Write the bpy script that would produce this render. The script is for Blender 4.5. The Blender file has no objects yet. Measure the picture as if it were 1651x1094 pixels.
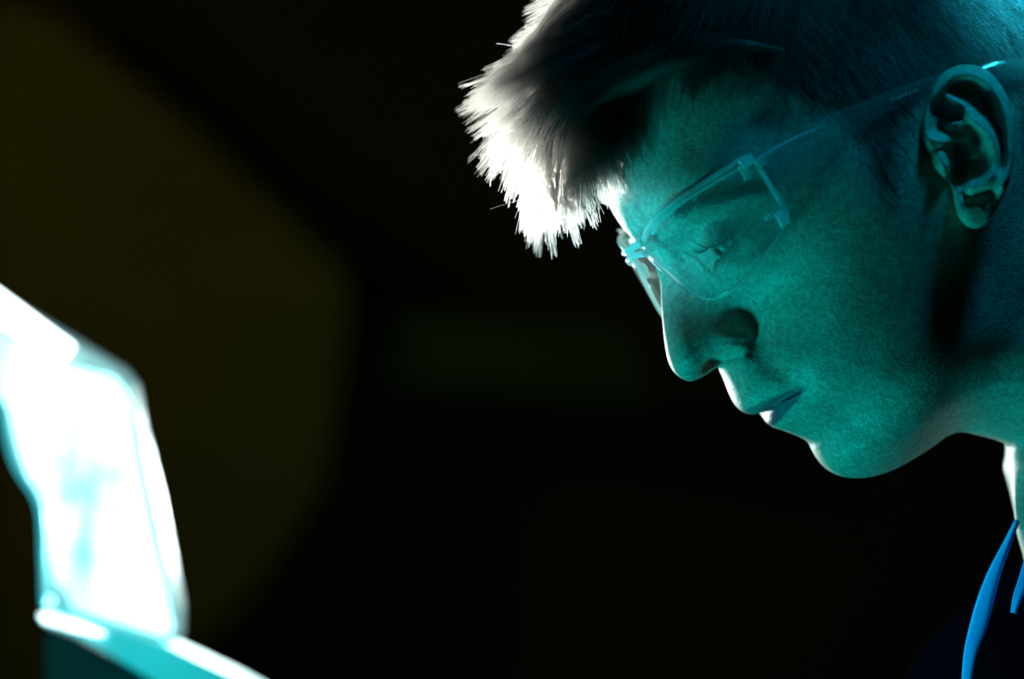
import bpy, math, random
import numpy as np
from mathutils import Vector, Matrix

random.seed(7); rng = np.random.default_rng(11)
S = bpy.context.scene
COL = S.collection
R = math.radians

# ------------------------------------------------------------------ camera
CAM_D, FPX, ZC = 1.092, 4586.1, 1.25          # camera distance (m), focal length in photo px, camera height
cam = bpy.data.cameras.new('camera'); cam_o = bpy.data.objects.new('camera', cam); COL.objects.link(cam_o)
cam.sensor_width = 36; cam.lens = 100; cam_o.location = (0, -CAM_D, ZC); cam_o.rotation_euler = (R(90), 0, 0)
cam.clip_start = 0.05; cam.clip_end = 50
cam.dof.use_dof = True; cam.dof.focus_distance = 1.056; cam.dof.aperture_fstop = 4.0
S.camera = cam_o
# ------------------------------------------------------------------ view, world
S.view_settings.view_transform = 'Standard'; S.view_settings.look = 'None'
S.view_settings.exposure = 0.0; S.view_settings.gamma = 1.0; S.view_settings.use_curve_mapping = False
wd = bpy.data.worlds.new('world'); S.world = wd; wd.use_nodes = True
wd.node_tree.nodes['Background'].inputs[0].default_value = (0.0, 0.35, 0.4, 1)
wd.node_tree.nodes['Background'].inputs[1].default_value = 0.0015
# ------------------------------------------------------------------ lights
def look(o, target):
    o.rotation_euler = (Vector(target) - Vector(o.location)).to_track_quat('-Z', 'Y').to_euler()
def area(name, loc, target, size, energy, color, spread=180):
    l = bpy.data.lights.new(name, 'AREA'); l.shape = 'DISK'; l.size = size; l.energy = energy; l.color = color; l.spread = R(spread)
    o = bpy.data.objects.new(name, l); COL.objects.link(o); o.location = loc; look(o, target); return o
def spot(name, loc, target, angle, blend, energy, color, rad):
    l = bpy.data.lights.new(name, 'SPOT'); l.spot_size = R(angle); l.spot_blend = blend; l.energy = energy; l.color = color; l.shadow_soft_size = rad
    o = bpy.data.objects.new(name, l); COL.objects.link(o); o.location = loc; look(o, target); return o
FACE = (0.06, -0.02, 1.20)
area('teal_bench_light', (-0.25, -0.05, 0.84), FACE, 0.14, 1.4, (0.0, 1.0, 0.98))
area('blue_overhead_light', (0.24, -0.16, 1.62), (0.20, -0.07, 1.32), 0.06, 0.45, (0.0, 0.60, 1.0))
spot('crown_glow_spot', (0.38, -0.34, 1.58), (0.214, -0.05, 1.402), 13, 1.0, 75.0, (0.02, 0.70, 1.0), 0.02)  # added spot imitating a hazy lens glow over the hair
area('rim_boost_light', (-0.14, 0.60, 1.17), (0.03, 0.03, 1.27), 0.08, 6, (0.80, 1.0, 0.97))  # unseen area light added to boost the lamp's rim light
spot('forelock_boost_spot', (-0.26, 0.46, 1.24), (-0.016, 0.0, 1.342), 10.6, .4, 1150.0, (1.0, 1.0, 0.88), 0.015)  # narrow spot added only to whiten the forelock tips
spot('lens_boost_spot', (-0.28, -0.14, 1.14), (0.062, -0.02, 1.290), 9.5, 1.0, 4.5, (0.0, .80, 1.0), 0.01)  # added spot that brightens lens and bridge; no screen stands there
area('dim_amber_light', (-0.75, 1.7, 1.65), (-0.35, 2.5, 1.25), 0.3, 1.0, (1.0, 0.78, 0.10))

# ------------------------------------------------------------------ node materials
def mat(name):
    m = bpy.data.materials.new(name); m.use_nodes = True; n = m.node_tree; n.nodes.clear()
    out = n.nodes.new('ShaderNodeOutputMaterial'); return m, n, out
def N(n, t, **k):
    x = n.nodes.new(t)
    for a, b in k.items(): setattr(x, a, b)
    return x
def princ(name, col, rough=0.5, metal=0.0, bump=0, bscale=60, noise_mix=0.0, **inp):
    m, n, out = mat(name); p = N(n, 'ShaderNodeBsdfPrincipled'); n.links.new(p.outputs[0], out.inputs[0])
    p.inputs['Base Color'].default_value = (*col, 1); p.inputs['Roughness'].default_value = rough; p.inputs['Metallic'].default_value = metal
    for k, v in inp.items(): p.inputs[k.replace('_', ' ')].default_value = v
    tc = N(n, 'ShaderNodeTexCoord'); nz = N(n, 'ShaderNodeTexNoise'); nz.inputs['Scale'].default_value = bscale
    n.links.new(tc.outputs['Object'], nz.inputs['Vector'])
    if noise_mix:
        mx = N(n, 'ShaderNodeMix', data_type='RGBA'); mx.inputs[6].default_value = (*[c * (1 - noise_mix) for c in col], 1); mx.inputs[7].default_value = (*[min(1, c * (1 + noise_mix)) for c in col], 1)
        n.links.new(nz.outputs[0], mx.inputs[0]); n.links.new(mx.outputs[2], p.inputs['Base Color'])
    if bump:
        b = N(n, 'ShaderNodeBump'); b.inputs['Strength'].default_value = bump; b.inputs['Distance'].default_value = 0.001
        n.links.new(nz.outputs[0], b.inputs['Height']); n.links.new(b.outputs[0], p.inputs['Normal'])
    return m

def skin_material():
    m, n, out = mat('skin'); L = n.links
    p = N(n, 'ShaderNodeBsdfPrincipled'); L.new(p.outputs[0], out.inputs[0])
    tc = N(n, 'ShaderNodeTexCoord')
    def noise(s, d=2, r=.5):
        z = N(n, 'ShaderNodeTexNoise'); z.inputs['Scale'].default_value = s; z.inputs['Detail'].default_value = d; z.inputs['Roughness'].default_value = r
        L.new(tc.outputs['Object'], z.inputs['Vector']); return z
    def vor(s):
        z = N(n, 'ShaderNodeTexVoronoi'); z.inputs['Scale'].default_value = s; L.new(tc.outputs['Object'], z.inputs['Vector']); return z
    def ramp(src, a, b, va, vb):
        r = N(n, 'ShaderNodeMapRange'); r.inputs[1].default_value = a; r.inputs[2].default_value = b; r.inputs[3].default_value = va; r.inputs[4].default_value = vb
        L.new(src, r.inputs[0]); return r.outputs[0]
    def mth(op, a, b):
        x = N(n, 'ShaderNodeMath', operation=op)
        for i, v in enumerate((a, b)):
            if isinstance(v, (int, float)): x.inputs[i].default_value = v
            else: L.new(v, x.inputs[i])
        return x.outputs[0]
    big = noise(55, 3); mid = noise(420, 3, .6); fine = noise(1300, 2, .6)
    pores = vor(900); stub = vor(1150)
    # blemish / pore tone
    tone = mth('MULTIPLY', ramp(big.outputs[0], .3, .7, .86, 1.08), ramp(mid.outputs[0], .35, .65, .72, 1.15))
    tone = mth('MULTIPLY', tone, ramp(pores.outputs['Distance'], .0, .42, .52, 1.08))
    at = N(n, 'ShaderNodeAttribute'); at.attribute_name = 'beard'
    st = ramp(stub.outputs['Distance'], .12, .38, .40, 1.0)
    mxs = N(n, 'ShaderNodeMix', data_type='FLOAT'); L.new(at.outputs['Fac'], mxs.inputs[0]); mxs.inputs[2].default_value = 1.0; L.new(st, mxs.inputs[3])
    tone = mth('MULTIPLY', tone, mxs.outputs[0])
    mole = vor(46); tone = mth('MULTIPLY', tone, ramp(mole.outputs['Distance'], .030, .048, .4, 1.0))
    base = N(n, 'ShaderNodeRGB'); base.outputs[0].default_value = (.66, .50, .42, 1)
    lip = N(n, 'ShaderNodeRGB'); lip.outputs[0].default_value = (.26, .08, .14, 1)  # lip colour, darkened with the lower lip's shading
    la = N(n, 'ShaderNodeAttribute'); la.attribute_name = 'lip'
    mc = N(n, 'ShaderNodeMix', data_type='RGBA'); L.new(la.outputs['Fac'], mc.inputs[0]); L.new(base.outputs[0], mc.inputs[6]); L.new(lip.outputs[0], mc.inputs[7])
    sa = N(n, 'ShaderNodeAttribute'); sa.attribute_name = 'scalp'
    ms = N(n, 'ShaderNodeMix', data_type='RGBA'); L.new(sa.outputs['Fac'], ms.inputs[0]); L.new(mc.outputs[2], ms.inputs[6]); ms.inputs[7].default_value = (.10, .075, .065, 1)
    vm = N(n, 'ShaderNodeVectorMath', operation='SCALE'); L.new(ms.outputs[2], vm.inputs[0]); L.new(tone, vm.inputs[3])
    L.new(vm.outputs[0], p.inputs['Base Color'])
    p.inputs['Roughness'].default_value = 0.50
    p.inputs['Specular IOR Level'].default_value = 0.45
    p.inputs['Subsurface Weight'].default_value = 0.12; p.inputs['Subsurface Radius'].default_value = (1.0, .5, .35); p.inputs['Subsurface Scale'].default_value = 0.003
    hs = mth('ADD', mth('MULTIPLY', mid.outputs[0], .5), mth('ADD', mth('MULTIPLY', fine.outputs[0], .35), mth('MULTIPLY', ramp(pores.outputs['Distance'], 0, .45, 0, 1), .55)))
    b = N(n, 'ShaderNodeBump'); b.inputs['Strength'].default_value = 0.55; b.inputs['Distance'].default_value = 0.0004
    L.new(hs, b.inputs['Height']); L.new(b.outputs[0], p.inputs['Normal'])
    return m

def hair_material(name, mel, rough=.28, trans=None):
    m, n, out = mat(name); h = N(n, 'ShaderNodeBsdfHairPrincipled'); h.parametrization = 'COLOR'
    h.inputs['Color'].default_value = (mel, mel * 1.02, mel, 1)
    h.inputs['Roughness'].default_value = rough; h.inputs['Radial Roughness'].default_value = .4
    n.links.new(h.outputs[0], out.inputs[0]); return m

def clear_plastic(name, tint, gloss=1.0, haze=0.0, rough=.04, back=.3):
    # thin clear polycarbonate: see-through, fresnel reflections, slight dusty haze, raised to stand in for bright reflections
    m, n, out = mat(name); L = n.links
    tr = N(n, 'ShaderNodeBsdfTransparent'); tr.inputs[0].default_value = (*tint, 1)
    gl = N(n, 'ShaderNodeBsdfGlossy'); gl.inputs['Roughness'].default_value = rough; gl.inputs[0].default_value = (gloss, gloss, gloss, 1)
    lw = N(n, 'ShaderNodeFresnel'); ge = N(n, 'ShaderNodeNewGeometry'); mi = N(n, 'ShaderNodeMix', data_type='FLOAT')
    mi.inputs[2].default_value = 1.58; mi.inputs[3].default_value = 1 / 1.58; L.new(ge.outputs['Backfacing'], mi.inputs[0]); L.new(mi.outputs[0], lw.inputs[0])
    mx = N(n, 'ShaderNodeMixShader'); L.new(lw.outputs[0], mx.inputs[0]); L.new(tr.outputs[0], mx.inputs[1]); L.new(gl.outputs[0], mx.inputs[2])
    last = mx
    if haze:
        df = N(n, 'ShaderNodeBsdfDiffuse'); df.inputs[0].default_value = (.98, .98, .98, 1)
        ts = N(n, 'ShaderNodeBsdfTranslucent'); ts.inputs[0].default_value = (.98, .98, .98, 1)
        m0 = N(n, 'ShaderNodeMixShader'); m0.inputs[0].default_value = back; L.new(df.outputs[0], m0.inputs[1]); L.new(ts.outputs[0], m0.inputs[2])
        m2 = N(n, 'ShaderNodeMixShader'); m2.inputs[0].default_value = haze; L.new(mx.outputs[0], m2.inputs[1]); L.new(m0.outputs[0], m2.inputs[2]); last = m2
    L.new(last.outputs[0], out.inputs[0]); return m

def emis(name, col, strength):
    m, n, out = mat(name); e = N(n, 'ShaderNodeEmission'); e.inputs[0].default_value = (*col, 1); e.inputs[1].default_value = strength
    n.links.new(e.outputs[0], out.inputs[0]); return m

# ------------------------------------------------------------------ object helpers
def link(name, me, m, parent=None, smooth=True):
    o = bpy.data.objects.new(name, me); COL.objects.link(o)
    if m is not None:
        for x in (m if isinstance(m, (list, tuple)) else [m]): me.materials.append(x)
    if parent is not None: o.parent = parent
    if smooth and hasattr(me, 'polygons'): me.polygons.foreach_set('use_smooth', [True] * len(me.polygons))
    return o
def mesh_np(name, V, Fq):
    V = np.asarray(V, dtype=np.float64); me = bpy.data.meshes.new(name); Fq = np.asarray(Fq, dtype=np.int32)
    k = Fq.shape[1]
    me.vertices.add(len(V)); me.vertices.foreach_set('co', V.ravel())
    me.loops.add(Fq.size); me.loops.foreach_set('vertex_index', Fq.ravel())
    me.polygons.add(len(Fq)); me.polygons.foreach_set('loop_start', np.arange(0, Fq.size, k, dtype=np.int32))
    me.update(calc_edges=True); me.validate(); return me
def mesh_py(name, V, Fl):
    me = bpy.data.meshes.new(name); me.from_pydata([tuple(v) for v in V], [], Fl); me.update(); return me
def grid_faces(n, m, off=0, flip=False, wrap=False):
    i = np.arange(n if wrap else n - 1)[:, None]; j = np.arange(m - 1)[None, :]; i2 = (i + 1) % n
    a = i * m + j; b = i2 * m + j; c = i2 * m + j + 1; d = i * m + j + 1
    q = np.stack([a, b, c, d] if not flip else [d, c, b, a], -1).reshape(-1, 4) + off
    return q
def empty(name, loc, label, cat, group=None):
    o = bpy.data.objects.new(name, None); COL.objects.link(o); o.location = loc; o.empty_display_size = .02
    o['label'] = label; o['category'] = cat
    if group: o['group'] = group
    return o
def strands(name, pts_list, rads_list, m, parent, tip=.35):
    """pts_list: list of (k,3) world arrays -> one hair curves object"""
    hc = bpy.data.hair_curves.new(name); hc.add_curves([len(p) for p in pts_list])
    P = np.concatenate(pts_list).astype(np.float32)
    rr = np.concatenate([r * np.linspace(1, tip, len(p)) for p, r in zip(pts_list, rads_list)]).astype(np.float32)
    hc.points.foreach_set('position', P.ravel()); hc.points.foreach_set('radius', rr)
    o = bpy.data.objects.new(name, hc); COL.objects.link(o); hc.materials.append(m)
    if parent is not None:
        o.parent = parent; o.matrix_parent_inverse = Matrix.Translation(-parent.location)
    return o
def put(o, parent):
    o.parent = parent; o.matrix_parent_inverse = Matrix.Translation(-Vector(parent.location)); return o

# ------------------------------------------------------------------ head frame
TH = R(14)                                     # how far the face is turned towards the camera
F0 = np.array([-math.cos(R(30)), 0, -math.sin(R(30))]); UV = np.array([-math.sin(R(30)), 0, math.cos(R(30))]); L0 = np.array([0, -1, 0.])
FV = F0 * math.cos(TH) + L0 * math.sin(TH); LV = L0 * math.cos(TH) - F0 * math.sin(TH)
CP = np.array([0, -CAM_D, ZC]); OP = np.array([(1300 - 825.5) / FPX * CAM_D, 0, ZC - (400 - 547) / FPX * CAM_D])
def rays(px, py):
    px = np.asarray(px, float); py = np.asarray(py, float)
    return np.stack([(px - 825.5) / FPX, np.ones_like(px), -(py - 547) / FPX], -1)
def AB(px, py, w):
    """sagittal coordinates (mm) of the point seen at px,py whose distance from the mid plane is w mm"""
    d = rays(px, py); w = np.asarray(w, float) + np.zeros(d.shape[:-1])
    t = (w / 1000 - (CP - OP) @ LV) / (d @ LV)
    P = CP + d * t[..., None] - OP
    return P @ FV * 1000, P @ UV * 1000
def W3(a, b, w):
    return OP + (np.asarray(a)[..., None] * FV + np.asarray(b)[..., None] * UV + np.asarray(w)[..., None] * LV) / 1000
def at(px, py, y):
    """world point seen at px,py at world depth y"""
    t = y + CAM_D; return np.array([(px - 825.5) / FPX * t, y, ZC - (py - 547) / FPX * t])

# ---- outline of the sagittal plane: (px, py, rounding length mm)
front = [(1745,1090,22),(1700,1010,22),(1672,935,21),(1653,890,20),(1643,860,10),(1637,830,9),(1634,780,8),(1632,740,8),(1630,717,7),(1612,708,14),(1590,702,16),(1562,696,17),(1542,697,16),(1525,704,16),
 (1500,722,16),(1475,738,15),(1440,757,14),(1405,768,13),(1385,770,12),(1360,767,11),(1340,757,10),(1324,740,9),(1315,724,8),(1310,713,7),(1300,706,6),(1285,700,6),(1265,693,6),(1250,688,5),(1241,681,4),
 (1237,671,3.5),(1234,662,2.5),(1228,664,3),(1218,667,4),(1206,665,4),(1196,658,4),(1189,648,4),(1181,631,4),(1174,614,4),(1168,601,4),(1162,592,3.5),(1156,592,4),(1140,603,5),(1125,611,6.5),(1112,614,7.5),(1099,609,7.5),
 (1087,597,6.5),(1079,578,5.5),(1073,548,5),(1069,515,5),(1067,485,5),(1065,455,5),(1058,430,5.5),(1046,409,6.5),(1034,396,8),(1023,386,10),(1012,371,12),(1003,354,15),(989,320,19),(981,298,20),(975,276,20),(967,240,22),(961,200,24),
 (957,150,26),(962,90,30),(985,20,35),(1025,-50,40),(1085,-120,45),(1160,-180,50),(1250,-215,50),(1350,-232,50)]
back = [(1350,-232,50),(1450,-228,50),(1550,-205,50),(1630,-160,48),(1695,-100,46),(1740,-20,44),(1760,70,42),(1758,160,38),(1745,240,34),(1752,310,30),(1795,400,28),(1850,520,28),(1930,640,30),(2030,780,34)]
skel_px = [(1900, 960), (1740, 640), (1500, 380), (1400, 90)]
def to_ab(l):
    l = np.array(l, float); a, b = AB(l[:, 0], l[:, 1], 0); return np.stack([a, b] + [l[:, k] for k in range(2, l.shape[1])], -1)
def catmull(P, n, weight=None):
    """resample a polyline with catmull-rom; n points, density proportional to weight(segment)"""
    P = np.asarray(P, float); seg = np.linalg.norm(np.diff(P[:, :2], axis=0), axis=1)
    if weight is not None: seg = seg * weight
    cum = np.r_[0, np.cumsum(seg)]; q = np.linspace(0, cum[-1], n); idx = np.clip(np.searchsorted(cum, q, 'right') - 1, 0, len(seg) - 1)
    t = ((q - cum[idx]) / seg[idx])[:, None]
    p1 = P[idx]; p2 = P[idx + 1]; p0 = P[np.maximum(idx - 1, 0)]; p3 = P[np.minimum(idx + 2, len(P) - 1)]
    def knot(a, b): return np.sqrt(np.maximum(np.linalg.norm((b - a)[:, :2], axis=1), 1e-6))[:, None]
    d1 = knot(p0, p1); d2 = knot(p1, p2); d3 = knot(p2, p3)
    m1 = np.where(d1 > 2e-3, (p1 - p0) / d1 - (p2 - p0) / (d1 + d2) + (p2 - p1) / d2, (p2 - p1) / d2) * d2
    m2 = np.where(d3 > 2e-3, (p2 - p1) / d2 - (p3 - p1) / (d2 + d3) + (p3 - p2) / d3, (p2 - p1) / d2) * d2
    t2 = t * t; t3 = t2 * t
    return (2*t3-3*t2+1)*p1 + (t3-2*t2+t)*m1 + (-2*t3+3*t2)*p2 + (t3-t2)*m2, idx + t[:, 0]
fo = to_ab(front); bo = to_ab(back); sk = to_ab(skel_px)
fw = np.ones(len(front) - 1); fw[:12] = .55; fw[12:20] = 1.1; fw[20:56] = 2.0; fw[56:62] = .9; fw[62:] = .4
NF, MF, NB, MB_ = 820, 250, 200, 90
Fo, fpar = catmull(fo, NF, fw); Bo, bpar = catmull(bo, NB)
out_pts = np.concatenate([Fo, Bo[1:]])                                  # a, b, L
def interp_skel(p): return np.stack([np.interp(p, np.arange(len(sk)), sk[:, k]) for k in (0, 1)], -1)
# parameter on the skeleton for each outline knot
knots = [((1745,1090),0),((1630,717),.85),((1542,697),1.2),((1385,770),1.55),((1310,713),1.7),((1234,662),1.8),((1162,592),1.92),((1140,603),2.2),((1099,609),2.35),((1065,455),2.5),((1023,386),2.62),((961,200),2.88),((1350,-232),3)]
kidx = [int(np.argmin([(f[0] - k[0][0]) ** 2 + (f[1] - k[0][1]) ** 2 for f in front])) for k in knots]
fk = np.interp(np.arange(len(front)), kidx, [k[1] for k in knots])
bk = np.interp(np.arange(len(back)), [0, 4, 8, 10, len(back) - 1], [3, 2.6, 2.0, 1.4, 0])
Cf = interp_skel(np.interp(fpar, np.arange(len(front)), fk)); Cb = interp_skel(np.interp(bpar, np.arange(len(back)), bk))

# ---- controls of the half width B (mm)
ctl = []
def E(d, L):
    x = np.clip(d / L, 0, 1); return np.sqrt(np.maximum(1 - (1 - x) ** 2, 0))
def ladder(px, py, L, Rad, ds, direction=(-1, 0)):
    a, b = AB(px, py, 0)
    for d in ds:
        h = math.sqrt(max(2 * Rad * d - d * d, 0)); ctl.append((a + direction[0] * d, b + direction[1] * d, h / max(E(d, L), .2)))
for (x, y, L) in [(989,320,19),(975,276,20),(967,240,22),(961,200,24),(957,150,26),(962,90,30)]:
    ladder(x, y, L, 64, (2, 5, 10, 20, 32, 48))
for (x, y, L) in [(985,20,35),(1025,-50,40),(1085,-120,45)]: ladder(x, y, L, 70, (5, 15, 30, 50), (-.8, -.6))
for (x, y, L) in [(1160,-180,50),(1250,-215,50),(1350,-232,50),(1450,-228,50),(1550,-205,50)]: ladder(x, y, L, 74, (8, 25, 45, 70), (-.1, -1))
for (x, y, L) in [(1630,-160,48),(1695,-100,46),(1740,-20,44),(1760,70,42),(1758,160,38)]: ladder(x, y, L, 74, (8, 25), (.95, -.2))
for (x, y, L) in [(1752,310,30),(1795,400,28),(1850,520,28),(1930,640,30),(2030,780,34)]: ladder(x, y, L, 55, (6, 20), (.9, .3))
for (x, y, L) in [(1643,860,10),(1634,780,8),(1632,745,8),(1631,728,7)]: ladder(x, y, L, 11, (1.5, 4, 8), (-.95, .0))
for (x, y, L) in [(1672,935,21),(1700,1010,22)]: ladder(x, y, L, 40, (3, 10, 22), (-.95, .0))
ladder(1360,767,11,26,(2,5),(-.6,.8)); ladder(1340,757,10,28,(2,6),(-.85,.5)); ladder(1324,740,9,30,(2,5,9)); ladder(1310,713,7,31,(1.5,4,8))
ladder(1285,700,6,31,(1.5,4,8)); ladder(1265,693,6,29,(1.5,4)); ladder(1250,688,5,26,(1.5,4))
ladder(1241,681,4,20,(.8,2)); ladder(1237,671,3.5,20,(.8,2.5)); ladder(1218,667,4,22,(1,3)); ladder(1206,665,4,26,(1,3,6)); ladder(1189,648,4,28,(1,3,6)); ladder(1174,614,4,28,(1,3))
manual = [ # px, py, w as seen
 # glabella, nasion, bridge
 (1035,372,12),(1060,352,22),(1052,388,8.5),(1078,378,12),(1100,395,15),(1072,420,8),(1095,425,12),(1082,450,7.5),(1110,450,12),(1083,485,7),(1088,520,7.5),(1092,552,8.5),(1100,582,9.5),(1117,598,8),
 (1110,490,10),(1140,460,16),(1140,485,15),(1118,525,11),(1122,560,11),(1150,520,14.5),(1170,530,16.5),(1190,545,18),(1205,555,17.5),(1180,560,17.5),(1160,552,15.5),(1140,570,12.5),(1205,530,17.5),(1175,500,17.5),(1195,505,18),
 # columella / under the nose
 (1150,592,3.5),(1162,586,5),(1172,590,8),(1186,582,13),(1205,580,17),
 # infraorbital / cheek
 (1165,465,20),(1190,455,25),(1225,445,34),(1255,430,41),(1290,410,50),(1335,385,58),(1390,355,65),(1450,325,69),(1500,300,70),
 (1205,485,22),(1225,520,22),(1245,505,29),(1270,480,37),(1300,455,46),(1350,430,56),(1400,400,62),(1460,370,66.5),(1530,340,69),(1600,300,70),
 (1235,545,22),(1255,545,27.5),(1280,535,35),(1315,510,45),(1360,480,53.5),(1420,440,60),(1480,410,64),(1550,390,65),
 (1240,575,23.5),(1265,585,27.5),(1290,580,34.5),(1330,560,43),(1380,530,50.5),(1440,490,57),(1510,450,60.5),(1580,430,60),
 (1255,615,24.5),(1280,612,28.5),(1305,608,34),(1345,600,40),(1400,570,48),(1460,540,54),(1530,500,57),(1600,480,56),
 (1255,640,21),(1275,636,24.5),(1293,632,27),(1320,635,32.5),(1360,635,36),(1420,615,46),(1480,590,51),(1540,560,53),(1610,530,52),
 (1430,655,38),(1490,630,46),(1540,600,48.5),(1580,570,50),
 (1400,715,28),(1440,700,33),(1480,680,37),(1515,655,40),(1400,745,19),(1440,735,22),(1480,712,25),(1520,685,26),
 (1560,670,27),(1600,680,24),(1580,640,36),(1620,650,37),(1610,600,43),(1655,690,26),(1650,600,46),(1680,520,50),(1662,740,14),(1700,740,30),(1760,720,46),(1800,800,50),(1720,650,46),(1690,440,55),(1660,340,60),
 # temple, zygomatic arch, side skull
 (1300,180,64),(1340,120,68),(1400,200,69),(1330,260,65),(1290,300,59.5),(1400,270,70),(1450,150,72),(1500,80,73),(1560,50,74),(1450,20,73),(1380,30,71),(1300,60,69),(1230,100,63),(1600,150,73),(1660,200,68),(1280,225,61),(1230,200,58),

]
orbit = [ # a (forward), b (up), w (out), mm in the head frame
 (56,37,5),(55.5,35,10),(54.5,34,15),(52.5,33,21),(50.5,33,27),(48,32.5,34),(44.5,32,41),(39.5,31,46),(33,29,50),(27,26,53),(22,21,54),(22,14,53.5),
 (53,29,9),(51,29,13),(49,29,18),(46.5,29,24),(44,29,31),(40.5,29,38),(35.5,28.5,45),(30,27,51),
 (53,24,8),(50,25,9.5),(48,25,12),(45,25,15),(43.5,25,20),(42.2,25,29),(39.5,25,37.5),(36,25,42.5),(32,25,46.2),(28,24,49.8),
 (53,19,8),(50,19,9.5),(47,19,11.5),(44,19,14),(42,19,17),(41.5,19,22),(41,19,30),(39.5,19,37.5),(38,19,41),(35.5,19,43.3),(32,19,45.2),(28,19,48.5),
 (52,13,9.5),(49,13,11.5),(46,13,14),(43.3,13,19),(41.3,13,28),(38.8,13,37),(35.5,13,42),(31,13,45.3),(27,13,48.5),
 (51,8,12),(47.5,8,16),(44.5,8,21),(41.7,8,28),(38.2,8,35.5),(33,8,42.5),(27,8,47.5),
 (49,3,15),(46,3,20),(43,3,28),(38.5,3,34.5),(33,3,41),(27,3,46),
]
for (x, y, w) in manual:
    a, b = AB(x, y, w)
    if not (24 < a < 56 and 4.5 < b < 37): ctl.append((float(a), float(b), w))
ctl += orbit
ctl = np.array(ctl)
# thin out near-duplicates
keep = []
for i, c in enumerate(ctl):
    if all(np.hypot(*(c[:2] - ctl[k][:2])) > 1.3 for k in keep): keep.append(i)
ctl = ctl[keep]
def tps(r2): return r2 * np.log(r2 + 1e-9) * .5
def fit(C, lam=45.0):
    d2 = ((C[:, None, :2] - C[None, :, :2]) ** 2).sum(-1); n = len(C)
    A = np.zeros((n + 3, n + 3)); A[:n, :n] = tps(d2) + lam * np.eye(n); A[:n, n] = 1; A[:n, n+1:] = C[:, :2]; A[n, :n] = 1; A[n+1:, :n] = C[:, :2].T
    return np.linalg.solve(A, np.r_[C[:, 2], 0, 0, 0])
coef = fit(ctl)
def Bf(a, b):
    n = len(ctl); res = np.empty(a.size); A = a.ravel(); Bb = b.ravel()
    for i in range(0, A.size, 20000):
        s = slice(i, i + 20000); d2 = (A[s, None] - ctl[None, :, 0]) ** 2 + (Bb[s, None] - ctl[None, :, 1]) ** 2
        res[s] = tps(d2) @ coef[:n] + coef[n] + coef[n+1] * A[s] + coef[n+2] * Bb[s]
    return res.reshape(a.shape)
OL = out_pts[::2]
def dist_L(a, b):
    A = a.ravel(); Bb = b.ravel(); dd = np.empty(A.size); LL = np.empty(A.size)
    for i in range(0, A.size, 20000):
        s = slice(i, i + 20000); d2 = (A[s, None] - OL[None, :, 0]) ** 2 + (Bb[s, None] - OL[None, :, 1]) ** 2
        w = 1 / (d2 + .3) ** 2.5; LL[s] = (w * OL[:, 2]).sum(1) / w.sum(1)
        k = d2.argmin(1); best = np.full(len(k), 1e9)
        for j in (-1, 0):
            p = OL[np.clip(k + j, 0, len(OL) - 2), :2]; q = OL[np.clip(k + j, 0, len(OL) - 2) + 1, :2]; v = q - p
            t = np.clip(((A[s] - p[:, 0]) * v[:, 0] + (Bb[s] - p[:, 1]) * v[:, 1]) / ((v * v).sum(1) + 1e-12), 0, 1)
            best = np.minimum(best, np.hypot(A[s] - p[:, 0] - t * v[:, 0], Bb[s] - p[:, 1] - t * v[:, 1]))
        dd[s] = best
    return dd.reshape(a.shape), LL.reshape(a.shape)
EYE_W = 30.5; EYE = np.array([31.5, 20.0])
strokes = []
def seg_dist(A, Bb, P, amps=None):
    d = np.full(A.shape, 1e9); f = np.ones(A.shape)
    for k in range(max(1, len(P) - 1)):
        k2 = min(k + 1, len(P) - 1); p = P[k]; q = P[k2]; v = q - p; L2 = (v * v).sum() + 1e-9
        t = np.clip(((A - p[0]) * v[0] + (Bb - p[1]) * v[1]) / L2, 0, 1)
        e = np.hypot(A - p[0] - t * v[0], Bb - p[1] - t * v[1])
        if amps is not None: f = np.where(e < d, amps[k] * (1 - t) + amps[k2] * t, f)
        d = np.minimum(d, e)
    return d if amps is None else (d, f)
def stroke(pts, amp, sig, power=2):
    """pts: (px, py, w[, strength])"""
    pts = [p if len(p) == 4 else (*p, 1) for p in pts]; pts = np.array(pts, float)
    a, b, _ = solve_w(pts[:, 0], pts[:, 1], pts[:, 2]); Q, _ = catmull(np.stack([a, b, pts[:, 3]], -1), 5 * len(pts)); strokes.append((Q[:, :2], amp, sig, power, Q[:, 2]))
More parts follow.
